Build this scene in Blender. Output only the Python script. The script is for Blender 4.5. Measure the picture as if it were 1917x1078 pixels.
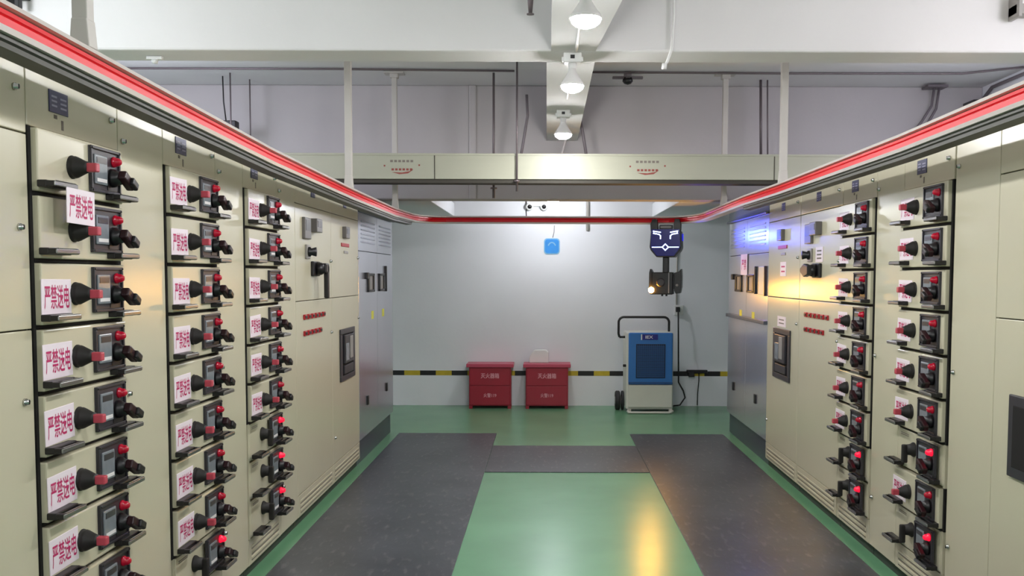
import bpy, bmesh, math, random
from mathutils import Vector, Matrix
random.seed(7)
SC = bpy.context.scene
for o in list(bpy.data.objects):
    bpy.data.objects.remove(o)
COL = SC.collection

# ------------------------------------------------------------------ camera, world, lights, exposure
F_PX, PPX, PPY, EYE, PITCH, ROLL = 1789.75, 1023.19, 627.16, 1.565, 0.06232, 0.0033
cd = bpy.data.cameras.new('camera')
cam = bpy.data.objects.new('camera', cd); COL.objects.link(cam)
cd.sensor_fit = 'HORIZONTAL'; cd.sensor_width = 36
cd.lens = F_PX / 1917 * 36
cd.shift_x = -(PPX - 958.5) / 1917
cd.shift_y = (PPY - 539.0) / 1917
cd.clip_start = 0.02
cam.matrix_world = Matrix.Translation((0, 0, EYE)) @ Matrix.Rotation(math.pi / 2 - PITCH, 4, 'X') @ Matrix.Rotation(ROLL, 4, 'Z')
SC.camera = cam

W = bpy.data.worlds.new('world'); SC.world = W
W.use_nodes = True
W.node_tree.nodes['Background'].inputs[0].default_value = (0.8, 0.85, 1.0, 1)
W.node_tree.nodes['Background'].inputs[1].default_value = 0.05
SC.view_settings.view_transform = 'Standard'
SC.view_settings.look = 'None'
SC.view_settings.gamma = 1
SC.view_settings.use_curve_mapping = False
SC.view_settings.exposure = 0.72
BULB_GLOW = 290.0


def lamp(name, loc, power, color, radius):
    l = bpy.data.lights.new(name, 'POINT'); l.energy = power; l.color = color; l.shadow_soft_size = radius
    o = bpy.data.objects.new(name, l); COL.objects.link(o); o.location = loc
    return o


# cool fluorescent light in the service space behind both cabinet rows
lamp('service_light', (-3.3, 7.0, 2.95), 34, (0.80, 0.83, 1.0), 0.25)
lamp('service_light', (3.1, 7.0, 2.95), 18, (0.82, 0.83, 1.0), 0.25)
lamp('service_light', (-3.2, 3.6, 2.9), 58, (0.9, 0.95, 1.0), 0.25)
lamp('service_light', (3.2, 3.6, 2.9), 44, (0.95, 0.93, 1.0), 0.25)


# ------------------------------------------------------------------ materials
def lin(c):
    return tuple(((v / 255) / 12.92 if v / 255 <= 0.04045 else ((v / 255 + 0.055) / 1.055) ** 2.4) for v in c)


def mat(name, rgb, rough=0.5, metal=0.0, var=0.0, scale=6.0, bump=0.0, bscale=60.0, emit=0.0, ergb=None, spec=0.5, coat=0.0, stretch=None):
    m = bpy.data.materials.new(name); m.use_nodes = True
    nt = m.node_tree; b = nt.nodes['Principled BSDF']
    c = lin(rgb)
    b.inputs['Base Color'].default_value = (*c, 1)
    b.inputs['Roughness'].default_value = rough
    b.inputs['Metallic'].default_value = metal
    b.inputs['Specular IOR Level'].default_value = spec
    b.inputs['Coat Weight'].default_value = coat
    b.inputs['Coat Roughness'].default_value = 0.12
    if emit:
        b.inputs['Emission Color'].default_value = (*lin(ergb or rgb), 1)
        b.inputs['Emission Strength'].default_value = emit
    if var or bump:
        tc = nt.nodes.new('ShaderNodeTexCoord')
        mp = nt.nodes.new('ShaderNodeMapping'); nt.links.new(tc.outputs['Object'], mp.inputs['Vector'])
        if stretch: mp.inputs['Scale'].default_value = stretch
    if var:
        n = nt.nodes.new('ShaderNodeTexNoise'); n.inputs['Scale'].default_value = scale; n.inputs['Detail'].default_value = 6
        nt.links.new(mp.outputs[0], n.inputs['Vector'])
        r = nt.nodes.new('ShaderNodeValToRGB')
        r.color_ramp.elements[0].position = 0.3; r.color_ramp.elements[1].position = 0.7
        r.color_ramp.elements[0].color = (*[max(0, x * (1 - var)) for x in c], 1)
        r.color_ramp.elements[1].color = (*[min(1, x * (1 + var)) for x in c], 1)
        nt.links.new(n.outputs['Fac'], r.inputs[0]); nt.links.new(r.outputs[0], b.inputs['Base Color'])
    if bump:
        n2 = nt.nodes.new('ShaderNodeTexNoise'); n2.inputs['Scale'].default_value = bscale; n2.inputs['Detail'].default_value = 4
        nt.links.new(mp.outputs[0], n2.inputs['Vector'])
        bp = nt.nodes.new('ShaderNodeBump'); bp.inputs['Strength'].default_value = bump; bp.inputs['Distance'].default_value = 0.02
        nt.links.new(n2.outputs['Fac'], bp.inputs['Height']); nt.links.new(bp.outputs[0], b.inputs['Normal'])
    return m


M = {}
M['wall'] = mat('white_wall_paint', (233, 234, 238), 0.75, var=0.03, scale=1.2, bump=0.05, bscale=30)
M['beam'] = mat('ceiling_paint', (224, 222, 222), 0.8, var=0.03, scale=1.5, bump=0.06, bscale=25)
M['beamgrey'] = mat('grey_ceiling_paint', (194, 188, 188), 0.85, var=0.04, scale=1.3, bump=0.06, bscale=25)  # greyer than the ceiling paint, for the far beam
M['cream'] = mat('cream_enamel', (203, 197, 172), 0.24, var=0.015, scale=2.0, spec=0.5)
M['gap'] = mat('dark_gap', (16, 13, 12), 0.9)
M['plinth'] = mat('plinth_paint', (52, 62, 56), 0.6, var=0.1)
M['black'] = mat('black_plastic', (24, 22, 25), 0.38, var=0.05)
M['rubber'] = mat('black_rubber', (30, 27, 26), 0.6, var=0.08, scale=30)
M['frame'] = mat('dark_grey_plastic', (52, 50, 56), 0.4)
M['screen'] = mat('grey_display', (128, 134, 140), 0.25, var=0.08, scale=25)
M['red'] = mat('red_lens', (178, 14, 44), 0.2, emit=0.06)
M['redlit'] = mat('lit_red_lens', (230, 22, 55), 0.2, emit=0.7)
M['shaft'] = mat('red_plastic', (190, 70, 85), 0.4)
M['lever'] = mat('dark_red_black_plastic', (44, 18, 24), 0.35)
M['chrome'] = mat('bright_metal', (205, 205, 205), 0.22, 1.0)
M['handleedge'] = mat('worn_metal_edge', (150, 150, 148), 0.3, 0.9)
M['trayred'] = mat('faded_red_print', (138, 66, 58), 0.6)
M['tag'] = mat('white_tag_card', (240, 228, 236), 0.5)
M['tagtext'] = mat('crimson_ink', (190, 40, 100), 0.6)
M['plate'] = mat('navy_nameplate', (52, 56, 96), 0.35, var=0.1, scale=60)
M['platemark'] = mat('pale_print', (150, 150, 178), 0.5)
M['greyprint'] = mat('grey_print', (120, 112, 104), 0.7)
M['redlabel'] = mat('red_label', (176, 28, 40), 0.4)
M['meter'] = mat('meter_bezel', (150, 146, 142), 0.35)
M['meterframe'] = mat('meter_frame', (104, 100, 98), 0.35)
M['meterdark'] = mat('meter_dark_face', (60, 58, 60), 0.3)
M['paleprint'] = mat('pale_label', (230, 226, 226), 0.5)
M['yellow'] = mat('yellow_label', (222, 220, 70), 0.5)
M['steel'] = mat('brushed_steel', (206, 209, 220), 0.24, 0.75, var=0.05, scale=3.0, stretch=(1, 1, 0.15))
M['steeldark'] = mat('dark_steel_band', (96, 102, 116), 0.35, 0.6, var=0.08)
M['louver'] = mat('louver_shade', (172, 176, 190), 0.35, 0.7)
M['railwhite'] = mat('rail_aluminium', (214, 206, 200), 0.35, 0.1)
M['railred'] = mat('rail_red', (222, 16, 34), 0.4, spec=0.3)
M['railunder'] = mat('rail_underside', (70, 70, 62), 0.5)
M['post'] = mat('post_paint', (196, 191, 185), 0.45, var=0.03)
M['tray'] = mat('tray_paint', (166, 166, 148), 0.45, var=0.05, scale=2.5, stretch=(0.3, 1, 3))
M['traydark'] = mat('tray_dark_edge', (60, 56, 48), 0.7)
M['trunk'] = mat('trunking_paint', (120, 122, 118), 0.5, var=0.05)
M['rod'] = mat('dark_rod', (122, 112, 114), 0.5, 0.5)
M['greycable'] = mat('grey_cable', (112, 104, 108), 0.5)
M['darkcable'] = mat('dark_cable', (34, 32, 34), 0.5)
M['whitepl'] = mat('white_plastic', (228, 228, 226), 0.4)
M['bulbhouse'] = mat('bulb_housing', (232, 230, 228), 0.4)
M['bulb'] = mat('bulb_glow', (255, 252, 246), 0.4, emit=BULB_GLOW, ergb=(253, 252, 252))
M['globe'] = mat('globe_glow', (255, 252, 250), 0.4, emit=140, ergb=(246, 249, 255))
M['fire'] = mat('fire_red', (158, 24, 48), 0.35, var=0.06, scale=4)
M['firetext'] = mat('faded_white_paint', (226, 160, 172), 0.6)
M['firetop'] = mat('fire_red_lid', (190, 70, 96), 0.35)
M['dblue'] = mat('dehumidifier_blue', (48, 116, 190), 0.4, var=0.04)
M['dblue2'] = mat('dehumidifier_deep_blue', (32, 82, 140), 0.45)
M['dgrille'] = mat('grille_navy', (24, 40, 66), 0.6)
M['dcream'] = mat('dehumidifier_cream', (216, 214, 204), 0.45, var=0.03)
M['tyre'] = mat('tyre', (44, 44, 46), 0.7, var=0.1)
M['logo'] = mat('logo_blue', (34, 34, 130), 0.4)
M['white'] = mat('white_print', (236, 236, 240), 0.5)
M['hazy'] = mat('hazard_yellow', (196, 172, 44), 0.5, var=0.12, scale=9)
M['hazb'] = mat('hazard_black', (26, 24, 26), 0.5, var=0.1)
M['signblue'] = mat('sign_blue', (30, 140, 222), 0.35, var=0.1, scale=9)
M['signpale'] = mat('sign_pale_blue', (130, 186, 222), 0.4)
M['navy'] = mat('robot_navy_panel', (6, 8, 46), 0.18, emit=0.07, ergb=(10, 20, 200), coat=0.5)
M['led'] = mat('robot_led', (215, 225, 255), 0.3, emit=3.2, ergb=(190, 208, 255))
M['ledblue'] = mat('robot_blue_strip', (30, 40, 255), 0.3, emit=0.5, ergb=(18, 30, 255))
M['rblack'] = mat('robot_black', (11, 11, 14), 0.35)
M['beacon'] = mat('beacon_glow', (255, 190, 90), 0.3, emit=260.0, ergb=(255, 176, 62))
M['rubbermat'] = None


def floor_mats():
    # glossy green epoxy floor with faint blotches
    m = mat('green_epoxy', (106, 158, 120), 0.27, var=0.08, scale=1.6, bump=0.035, bscale=7, spec=0.5)
    M['green'] = m
    # dark insulating rubber with pale scuffs
    m = bpy.data.materials.new('insulating_rubber'); m.use_nodes = True
    nt = m.node_tree; b = nt.nodes['Principled BSDF']
    tc = nt.nodes.new('ShaderNodeTexCoord')
    n1 = nt.nodes.new('ShaderNodeTexNoise'); n1.inputs['Scale'].default_value = 1.8; n1.inputs['Detail'].default_value = 8
    n2 = nt.nodes.new('ShaderNodeTexNoise'); n2.inputs['Scale'].default_value = 18; n2.inputs['Detail'].default_value = 6
    mp = nt.nodes.new('ShaderNodeMapping'); mp.inputs['Scale'].default_value = (1.6, 0.5, 1)
    nt.links.new(tc.outputs['Object'], n1.inputs['Vector']); nt.links.new(tc.outputs['Object'], mp.inputs['Vector']); nt.links.new(mp.outputs[0], n2.inputs['Vector'])
    r1 = nt.nodes.new('ShaderNodeValToRGB')
    r1.color_ramp.elements[0].position = 0.32; r1.color_ramp.elements[0].color = (*lin((50, 53, 60)), 1)
    r1.color_ramp.elements[1].position = 0.72; r1.color_ramp.elements[1].color = (*lin((72, 75, 82)), 1)
    r2 = nt.nodes.new('ShaderNodeValToRGB')
    r2.color_ramp.elements[0].position = 0.56; r2.color_ramp.elements[0].color = (0, 0, 0, 1)
    r2.color_ramp.elements[1].position = 0.82; r2.color_ramp.elements[1].color = (0.42, 0.42, 0.42, 1)
    mx = nt.nodes.new('ShaderNodeMixRGB'); mx.inputs['Color2'].default_value = (*lin((150, 148, 146)), 1)
    nt.links.new(n1.outputs['Fac'], r1.inputs[0]); nt.links.new(n2.outputs['Fac'], r2.inputs[0])
    nt.links.new(r2.outputs[0], mx.inputs['Fac']); nt.links.new(r1.outputs[0], mx.inputs['Color1'])
    nt.links.new(mx.outputs[0], b.inputs['Base Color'])
    b.inputs['Roughness'].default_value = 0.34
    bp = nt.nodes.new('ShaderNodeBump'); bp.inputs['Strength'].default_value = 0.12; bp.inputs['Distance'].default_value = 0.01
    nt.links.new(n2.outputs['Fac'], bp.inputs['Height']); nt.links.new(bp.outputs[0], b.inputs['Normal'])
    M['rubbermat'] = m


floor_mats()


# ------------------------------------------------------------------ mesh helpers
class MB:
    """collects shapes into one mesh; every shape takes a material slot index"""
    def __init__(s):
        s.bm = bmesh.new()

    def _merge(s, b, slot, smooth=False):
        for f in b.faces:
            f.material_index = slot; f.smooth = smooth
        me = bpy.data.meshes.new('tmp'); b.to_mesh(me); b.free()
        s.bm.from_mesh(me); bpy.data.meshes.remove(me)
        return s

    def box(s, x0, x1, y0, y1, z0, z1, slot=0, bev=0.0, seg=2, mtx=None):
        b = bmesh.new()
        bmesh.ops.create_cube(b, size=1)
        for v in b.verts:
            v.co = Vector(((x0 + x1) / 2 + v.co.x * (x1 - x0), (y0 + y1) / 2 + v.co.y * (y1 - y0), (z0 + z1) / 2 + v.co.z * (z1 - z0)))
        if bev:
            bmesh.ops.bevel(b, geom=list(b.edges), offset=bev, segments=seg, affect='EDGES', profile=0.5)
        if mtx is not None: bmesh.ops.transform(b, matrix=mtx, verts=b.verts)
        return s._merge(b, slot)

    def lathe(s, p0, p1, prof, n=20, slot=0, smooth=True):
        """prof: list of (t along p0->p1 in metres, radius)"""
        p0 = Vector(p0); ax = (Vector(p1) - p0).normalized()
        u = ax.orthogonal().normalized(); w = ax.cross(u)
        b = bmesh.new(); rings = []
        for t, r in prof:
            c = p0 + ax * t
            if r < 1e-6: rings.append([b.verts.new(c)])
            else: rings.append([b.verts.new(c + (u * math.cos(2 * math.pi * i / n) + w * math.sin(2 * math.pi * i / n)) * r) for i in range(n)])
        for A, B in zip(rings, rings[1:]):
            for i in range(n):
                j = (i + 1) % n
                if len(A) == 1 and len(B) == 1: continue
                if len(A) == 1: b.faces.new((A[0], B[i], B[j]))
                elif len(B) == 1: b.faces.new((A[i], B[0], A[j]))
                else: b.faces.new((A[i], B[i], B[j], A[j]))
        for R in (rings[0], rings[-1]):
            if len(R) > 1: b.faces.new(R)
        bmesh.ops.recalc_face_normals(b, faces=b.faces)
        return s._merge(b, slot, smooth)

    def cyl(s, p0, p1, r, n=16, slot=0):
        L = (Vector(p1) - Vector(p0)).length
        return s.lathe(p0, p1, [(0, 0), (0, r), (L, r), (L, 0)], n, slot, False)

    def tube(s, pts, r, n=10, slot=0):
        pts = [Vector(p) for p in pts]
        b = bmesh.new(); rings = []; u = None
        for i, p in enumerate(pts):
            t = ((pts[min(i + 1, len(pts) - 1)] - p).normalized() + (p - pts[max(i - 1, 0)]).normalized()).normalized()
            if u is None: u = t.orthogonal().normalized()
            else: u = (u - t * u.dot(t)).normalized()
            w = t.cross(u)
            rings.append([b.verts.new(p + (u * math.cos(2 * math.pi * k / n) + w * math.sin(2 * math.pi * k / n)) * r) for k in range(n)])
        for A, B in zip(rings, rings[1:]):
            for k in range(n): b.faces.new((A[k], B[k], B[(k + 1) % n], A[(k + 1) % n]))
        b.faces.new(rings[0]); b.faces.new(rings[-1])
        bmesh.ops.recalc_face_normals(b, faces=b.faces)
        return s._merge(b, slot, True)

    def prism(s, poly, y0, y1, slot=0, bev=0.0):
        """poly in x,z extruded along y"""
        b = bmesh.new()
        f = b.faces.new([b.verts.new((x, y0, z)) for x, z in poly])
        r = bmesh.ops.extrude_face_region(b, geom=[f])
        bmesh.ops.translate(b, vec=(0, y1 - y0, 0), verts=[v for v in r['geom'] if isinstance(v, bmesh.types.BMVert)])
        bmesh.ops.recalc_face_normals(b, faces=b.faces)
        if bev: bmesh.ops.bevel(b, geom=list(b.edges), offset=bev, segments=2, affect='EDGES', profile=0.5)
        return s._merge(b, slot)

    def bar(s, a, c, w, y0, y1, slot=0):
        """flat stroke in the x,z plane from a to c"""
        a = Vector(a); c = Vector(c); d = (c - a).normalized(); q = Vector((-d.y, d.x)) * w / 2
        return s.prism([tuple(a + q), tuple(c + q), tuple(c - q), tuple(a - q)], y0, y1, slot)

    def mesh(s, name, mats):
        me = bpy.data.meshes.new(name); s.bm.to_mesh(me); s.bm.free()
        for m in mats: me.materials.append(M[m])
        return me

    def build(s, name, mats, parent=None, loc=(0, 0, 0), rot=(0, 0, 0)):
        return link(name, s.mesh(name, mats), parent, loc, rot)


def link(name, me, parent=None, loc=(0, 0, 0), rot=(0, 0, 0), scale=None):
    o = bpy.data.objects.new(name, me); COL.objects.link(o)
    if parent: o.parent = parent
    o.location = loc; o.rotation_euler = rot
    if scale: o.scale = scale
    return o


def tag(o, label, cat, group=None):
    o['label'] = label; o['category'] = cat
    if group: o['group'] = group
    return o


def thing(name, label, cat, loc=(0, 0, 0), rz=0.0, group=None):
    o = bpy.data.objects.new(name, None); COL.objects.link(o)
    o.empty_display_size = 0.1; o.location = loc; o.rotation_euler = (0, 0, rz)
    return tag(o, label, cat, group)


def struct(name, mb, mats):
    o = mb.build(name, mats); o['kind'] = 'structure'
    return o


_text = {}


def text_mesh(body, w, h, material, depth=0.0):
    """lettering as a mesh w x h, centred, standing in the x,z plane and facing -y"""
    key = (body, w, h, material)
    if key in _text: return _text[key]
    c = bpy.data.curves.new('lettering', 'FONT'); c.body = body; c.resolution_u = 2
    c.offset = 0.012
    o = bpy.data.objects.new('lettering', c); COL.objects.link(o)
    dg = bpy.context.evaluated_depsgraph_get()
    me = bpy.data.meshes.new_from_object(o.evaluated_get(dg))
    bpy.data.objects.remove(o)
    xs = [v.co.x for v in me.vertices]; ys = [v.co.y for v in me.vertices]
    cx, cy = (min(xs) + max(xs)) / 2, (min(ys) + max(ys)) / 2
    sx, sy = w / (max(xs) - min(xs)), h / (max(ys) - min(ys))
    for v in me.vertices:
        v.co = Vector(((v.co.x - cx) * sx, 0, (v.co.y - cy) * sy))
    me.name = 'lettering'; me.materials.clear(); me.materials.append(M[material])
    for p in me.polygons: p.material_index = 0
    _text[key] = me
    return me


# ------------------------------------------------------------------ room shell
XL, XR, YB, ZC = -1.527, 1.818, 11.45, 3.30
WL, WR, YF = -4.6, 3.99, -2.6
struct('floor', MB().box(WL - .2, WR + .2, YF - .2, YB + .2, -0.2, 0), ['green'])
struct('wall_back', MB().box(WL - .2, WR + .2, YB, YB + .2, 0, ZC), ['wall'])
struct('wall_left', MB().box(WL - .2, WL, YF, YB, 0, ZC), ['wall'])
struct('wall_right', MB().box(WR, WR + .2, YF, YB, 0, ZC), ['wall'])
struct('wall_front', MB().box(WL - .2, WR + .2, YF - .2, YF, 0, ZC), ['wall'])
struct('ceiling', MB().box(WL - .2, WR + .2, YF - .2, YB + .2, ZC, ZC + .2), ['beam'])
# cross beams and the long beam that carries the lamps
struct('trim_1', MB().box(WL, WR, 5.365, 5.643, 2.80, ZC, 0, 0.012), ['beam'])
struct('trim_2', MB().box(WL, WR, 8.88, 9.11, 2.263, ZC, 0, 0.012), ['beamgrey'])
mb = MB()
mb.box(-.005, 0.275, 5.643, 8.88, 2.80, ZC, 0)
b = bmesh.new()   # the part in front of the cross beam widens towards the door side
lo = [(0.02, YF), (0.37, YF), (0.37, 3.9), (0.265, 5.365), (0.02, 5.365)]
vb = [b.verts.new((x, y, 2.80)) for x, y in lo]; vt = [b.verts.new((x, y, ZC)) for x, y in lo]
b.faces.new(vb[::-1]); b.faces.new(vt)
for i in range(5): b.faces.new((vb[i], vb[(i + 1) % 5], vt[(i + 1) % 5], vt[i]))
bmesh.ops.recalc_face_normals(b, faces=b.faces); mb._merge(b, 0)
struct('trim_3', mb, ['beam'])
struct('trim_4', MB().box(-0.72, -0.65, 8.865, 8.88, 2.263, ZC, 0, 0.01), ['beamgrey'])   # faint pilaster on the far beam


# ------------------------------------------------------------------ cabinet parts, local frame: x along the front, -y out into the aisle
def m_lock():
    return MB().lathe((0, 0, 0), (0, -1, 0), [(0, 0), (0, .011), (.006, .011), (.008, .008), (.014, .008), (.015, 0)], 14).box(-.0015, .0015, -.0165, -.014, -.006, .006, 1).mesh('lock', ['chrome', 'black'])


def m_handle():
    mb = MB()
    mb.box(0, .14, -.050, -.02, -.011, .010, 0, .003)          # black base block
    mb.box(0, .014, -.074, -.046, -.009, .008, 0, .003); mb.box(.126, .14, -.074, -.046, -.009, .008, 0, .003)
    mb.box(.0, .14, -.076, -.069, -.008, .007, 1, .003)        # front bar of the loop
    mb.box(.012, .128, -.0745, -.0685, .0075, .0095, 1, .0008)  # worn bright top edge
    return mb.mesh('pull_handle', ['black', 'handleedge'])


def m_panel():
    mb = MB()
    mb.box(.330, .545, -.027, -.018, -.163, -.012, 0, .003)
    mb.box(.330, .545, -.034, -.026, -.022, -.012, 0, .002); mb.box(.330, .545, -.034, -.026, -.163, -.153, 0, .002)
    mb.box(.330, .340, -.034, -.026, -.153, -.022, 0, .002); mb.box(.535, .545, -.034, -.026, -.153, -.022, 0, .002)
    mb.box(.452, .534, -.029, -.026, -.15, -.08, 1)
    for x in (.336, .539):
        for z in (-.018, -.157): mb.lathe((x, -.034, z), (x, -.04, z), [(0, 0), (0, .004), (.002, .003), (.002, 0)], 8, 1)
    return mb.mesh('control_panel', ['frame', 'black'])


def m_display():
    return MB().box(.356, .446, -.033, -.026, -.136, -.038, 0, .003).box(.366, .436, -.0345, -.032, -.066, -.046, 1).box(.366, .436, -.0345, -.032, -.128, -.116, 2).mesh('display', ['screen', 'meterdark', 'paleprint'])


def m_light(mt):
    return MB().lathe((.500, -.027, -.050), (.500, -1, -.050), [(0, 0), (0, .018), (.006, .018), (.007, .015), (.020, .014), (.028, .008), (.030, 0)], 18).mesh('indicator_light', [mt])


def m_rotary():
    mb = MB()
    mb.lathe((.487, -.027, -.106), (.487, -1, -.106), [(0, 0), (0, .032), (.012, .031), (.02, .024), (.034, .022), (.034, 0)], 20, 0)
    rot = Matrix.Translation((.487, 0, -.106)) @ Matrix.Rotation(math.radians(28), 4, 'Y') @ Matrix.Translation((-.487, 0, .106))
    mb.box(.462, .545, -.086, -.058, -.122, -.090, 1, .006, mtx=rot)
    mb.box(.500, .548, -.098, -.080, -.120, -.092, 0, .006, mtx=rot)
    return mb.mesh('rotary_handle', ['black', 'lever'])


def m_boot():
    return MB().lathe((.222, -.018, -.098), (.222, -1, -.098), [(0, 0), (0, .037), (.007, .037), (.010, .033), (.016, .035), (.022, .033), (.05, .019), (.056, .018), (.056, 0)], 22).mesh('switch_knob', ['rubber'])


def m_shaft():
    return MB().box(.209, .235, -.105, -.070, -.113, -.085, 0, .004).mesh('knob_grip', ['shaft'])


def m_flatknob():
    mb = MB()
    mb.lathe((.235, -.004, -.085), (.235, -1, -.085), [(0, 0), (0, .036), (.008, .036), (.02, .028), (.04, .026), (.042, 0)], 22, 0)
    mb.box(.221, .249, -.066, -.040, -.150, -.060, 0, .006)
    return mb.mesh('switch_knob', ['rubber'])


def m_drawer():
    mb = MB()
    mb.box(.018, .582, -.022, .03, -.189, -.003, 0, .005)
    mb.box(.002, .018, -.002, .03, -.2, 0, 2).box(.582, .598, -.002, .03, -.2, 0, 2).box(.018, .582, -.004, .03, -.2, -.189, 2)
    mb.box(.10, .19, -.0205, -.019, -.022, -.010, 1)
    return mb.mesh('drawer', ['cream', 'cream', 'gap'])


def m_flatdrawer():
    mb = MB()
    mb.box(.030, .575, -.006, .03, -.192, -.004, 0, .003)
    mb.box(.010, .030, -.003, .03, -.2, 0, 0, .001); mb.box(.575, .592, -.003, .03, -.2, 0, 0, .001)
    for z in (-.026, -.034): mb.box(.06, .16, -.0068, -.006, z, z + .004, 1)
    return mb.mesh('drawer', ['cream', 'greyprint'])


PM = dict(lock=m_lock(), handle=m_handle(), panel=m_panel(), display=m_display(), light=m_light('red'), lit=m_light('redlit'), rotary=m_rotary(),
          boot=m_boot(), shaft=m_shaft(), flatknob=m_flatknob(), drawer=m_drawer(), flat=m_flatdrawer())


def side_frame(side, y):
    """world place of a cabinet: its low-x front corner; left row faces +x, right row faces -x"""
    return ((XL, y, 0), math.pi / 2) if side == 'L' else ((XR, y, 0), -math.pi / 2)


def cabinet(name, label, side, y, w, cat='cabinet', mats=('cream', 'gap', 'plinth'), depth=.85, z0=.06, ztop=2.2, group=None):
    loc, rz = side_frame(side, y)
    c = thing(name, label, cat, loc, rz, group)
    mb = MB()
    mb.box(0.001, w - .001, .016, depth, z0, ztop, 0)
    mb.box(.004, w - .004, .0145, .0165, z0 + .01, ztop - .006, 1)
    mb.box(.002, w - .002, .03, depth - .03, 0, z0, 2)
    mb.build('body', mats, c)
    return c


def plate(parent, x0, x1, z0, z1, name='door', m='cream', y0=0.0, bev=.003):
    return MB().box(x0 + .002, x1 - .002, y0, .018, z0 + .002, z1 - .002, 0, bev).build(name, [m], parent)


def lock(parent, x, z, y=0.0):
    return link('lock', PM['lock'], parent, (x, y, z))


def nameplate(parent, x0, z0, w=.115, h=.068):
    mb = MB().box(0, w, -.0035, 0, 0, h, 0, .001)
    for i in range(3):
        mb.box(.012, .045, -.0042, -.0034, h - .022 - i * .014, h - .016 - i * .014, 1)
        mb.box(.065, .103, -.0042, -.0034, h - .024 - i * .014, h - .018 - i * .014, 1)
    o = mb.build('nameplate', ['plate', 'platemark'], parent, (x0, 0, z0)); o['label'] = 'navy blue rating plate'
    return o


def small_print(parent, x0, z0):
    mb = MB().box(0, .02, -.001, .0, .0, .012, 0).box(.045, .058, -.001, .0, -.03, .0, 0)
    return mb.build('printed_label', ['greyprint'], parent, (x0, 0, z0))


def vent_panel(parent, x0, x1):
    mb = MB().box(x0 + .004, x1 - .004, 0, .018, .064, .198, 0, .003)
    for i in range(3): mb.box(x0 + .05, x1 - .05, -.004, .002, .09 + i * .03, .104 + i * .03, 0, .002)
    for i in range(3): mb.box(x0 + .05, x1 - .05, -.001, .002, .082 + i * .03, .089 + i * .03, 1)
    return mb.build('vent_panel', ['cream', 'greyprint'], parent)


def drawers(c, u0, flat):
    for k in range(9):
        z = 2.0 - .2 * k
        f = k in flat
        d = link('drawer', PM['flat' if f else 'drawer'], c, (u0, 0, z))
        link('control_panel', PM['panel'], d); link('display', PM['display'], d)
        link('indicator_light', PM['lit' if f else 'light'], d); link('rotary_handle', PM['rotary'], d)
        if f: link('switch_knob', PM['flatknob'], d)
        else:
            link('switch_knob', PM['boot'], d); link('knob_grip', PM['shaft'], d)
        link('pull_handle', PM['handle'], d, (.010, 0, -.167)); link('pull_handle', PM['handle'], d, (.448, 0, -.172))


def drawer_cabinet(label, side, y, u_draw, u_cable, w, flat, locks=(2.04, 1.13, .34), plate_u=.13, cw=.4):
    c = cabinet('switchgear_cabinet', label, side, y, w, group='cream switchgear cabinets')
    drawers(c, u_draw, flat)
    d = plate(c, u_draw, u_draw + .6, 2.0, 2.198, 'top_door')
    nameplate(d, u_draw + plate_u, 2.062); small_print(d, u_draw + plate_u + .03, 2.045); lock(d, u_draw + .545, 2.1)
    vent_panel(c, u_draw, u_draw + .6)
    if u_cable is not None:
        d = plate(c, u_cable, u_cable + cw, .064, 2.198, 'cable_door')
        for z in locks: lock(d, u_cable + (.035 if side == 'L' else .04 if u_cable else .04), z)
    return c


def meter(parent, x0, x1, z0, z1, y=-.03):
    mb = MB().box(x0, x1, y, .002, z0, z1, 0, .005)
    mb.box(x0 + .02, x1 - .02, y - .002, y + .002, z0 + (z1 - z0) * .38, z1 - .015, 1)
    return mb.build('meter', ['meterframe', 'meterdark'], parent)


def red_row(parent, u0, n, z):
    for i in range(n):
        o = MB().box(-.03, .03, -.012, 0, -.016, .016, 0, .003).box(-.022, .022, -.016, -.010, -.009, .009, 1, .002).build('indicator_light', ['redlabel', 'lever'], parent, (u0 + i * .1, 0, z))


def feeder_cabinet(label, side, y, w):
    """mid door with meters and a big rotary isolator, lower door with two rows of red indicators"""
    c = cabinet('switchgear_cabinet', label, side, y, w, group='cream switchgear cabinets')
    d = plate(c, 0, w, 2.0, 2.198, 'top_door')
    nameplate(d, .40, 2.065, .10, .062); lock(d, w - .06, 2.1)
    md = plate(c, 0, w, 1.4, 2.0, 'instrument_door')
    meter(md, .17, .33, 1.79, 1.925, -.02); meter(md, .38, .53, 1.84, 1.928, -.045)
    MB().box(.235, .325, -.014, 0, 1.665, 1.755, 0, .003).lathe((.28, -.01, 1.71), (.28, -1, 1.71), [(0, 0), (0, .032), (.015, .030), (.02, .022), (.05, .03), (.055, 0)], 18, 1).build('selector_knob', ['meter', 'black'], md)
    mb = MB().box(.38, .55, -.022, 0, 1.555, 1.652, 0, .006).lathe((.465, -.02, 1.604), (.465, -1, 1.604), [(0, 0), (0, .045), (.03, .04), (.05, .03), (.05, 0)], 20, 0)
    if side == 'L':
        mb.box(.455, .54, -.085, -.05, 1.575, 1.64, 0, .01).box(.500, .545, -.085, -.055, 1.41, 1.63, 0, .008)
    else:
        mb.prism([(.40, 1.56), (.50, 1.575), (.50, 1.635), (.40, 1.65), (.31, 1.62), (.31, 1.595)], -.085, -.05, 0, .006)
    mb.build('isolator_handle', ['black'], md)
    lock(md, w - .04, 1.66)
    ld = plate(c, 0, w, .2, 1.4, 'lower_door')
    red_row(ld, .20, 6, 1.298); red_row(ld, .20, 5, 1.195)
    lock(ld, w - .04, 1.16)
    vent_panel(c, 0, w)
    return c, md, ld


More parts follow.
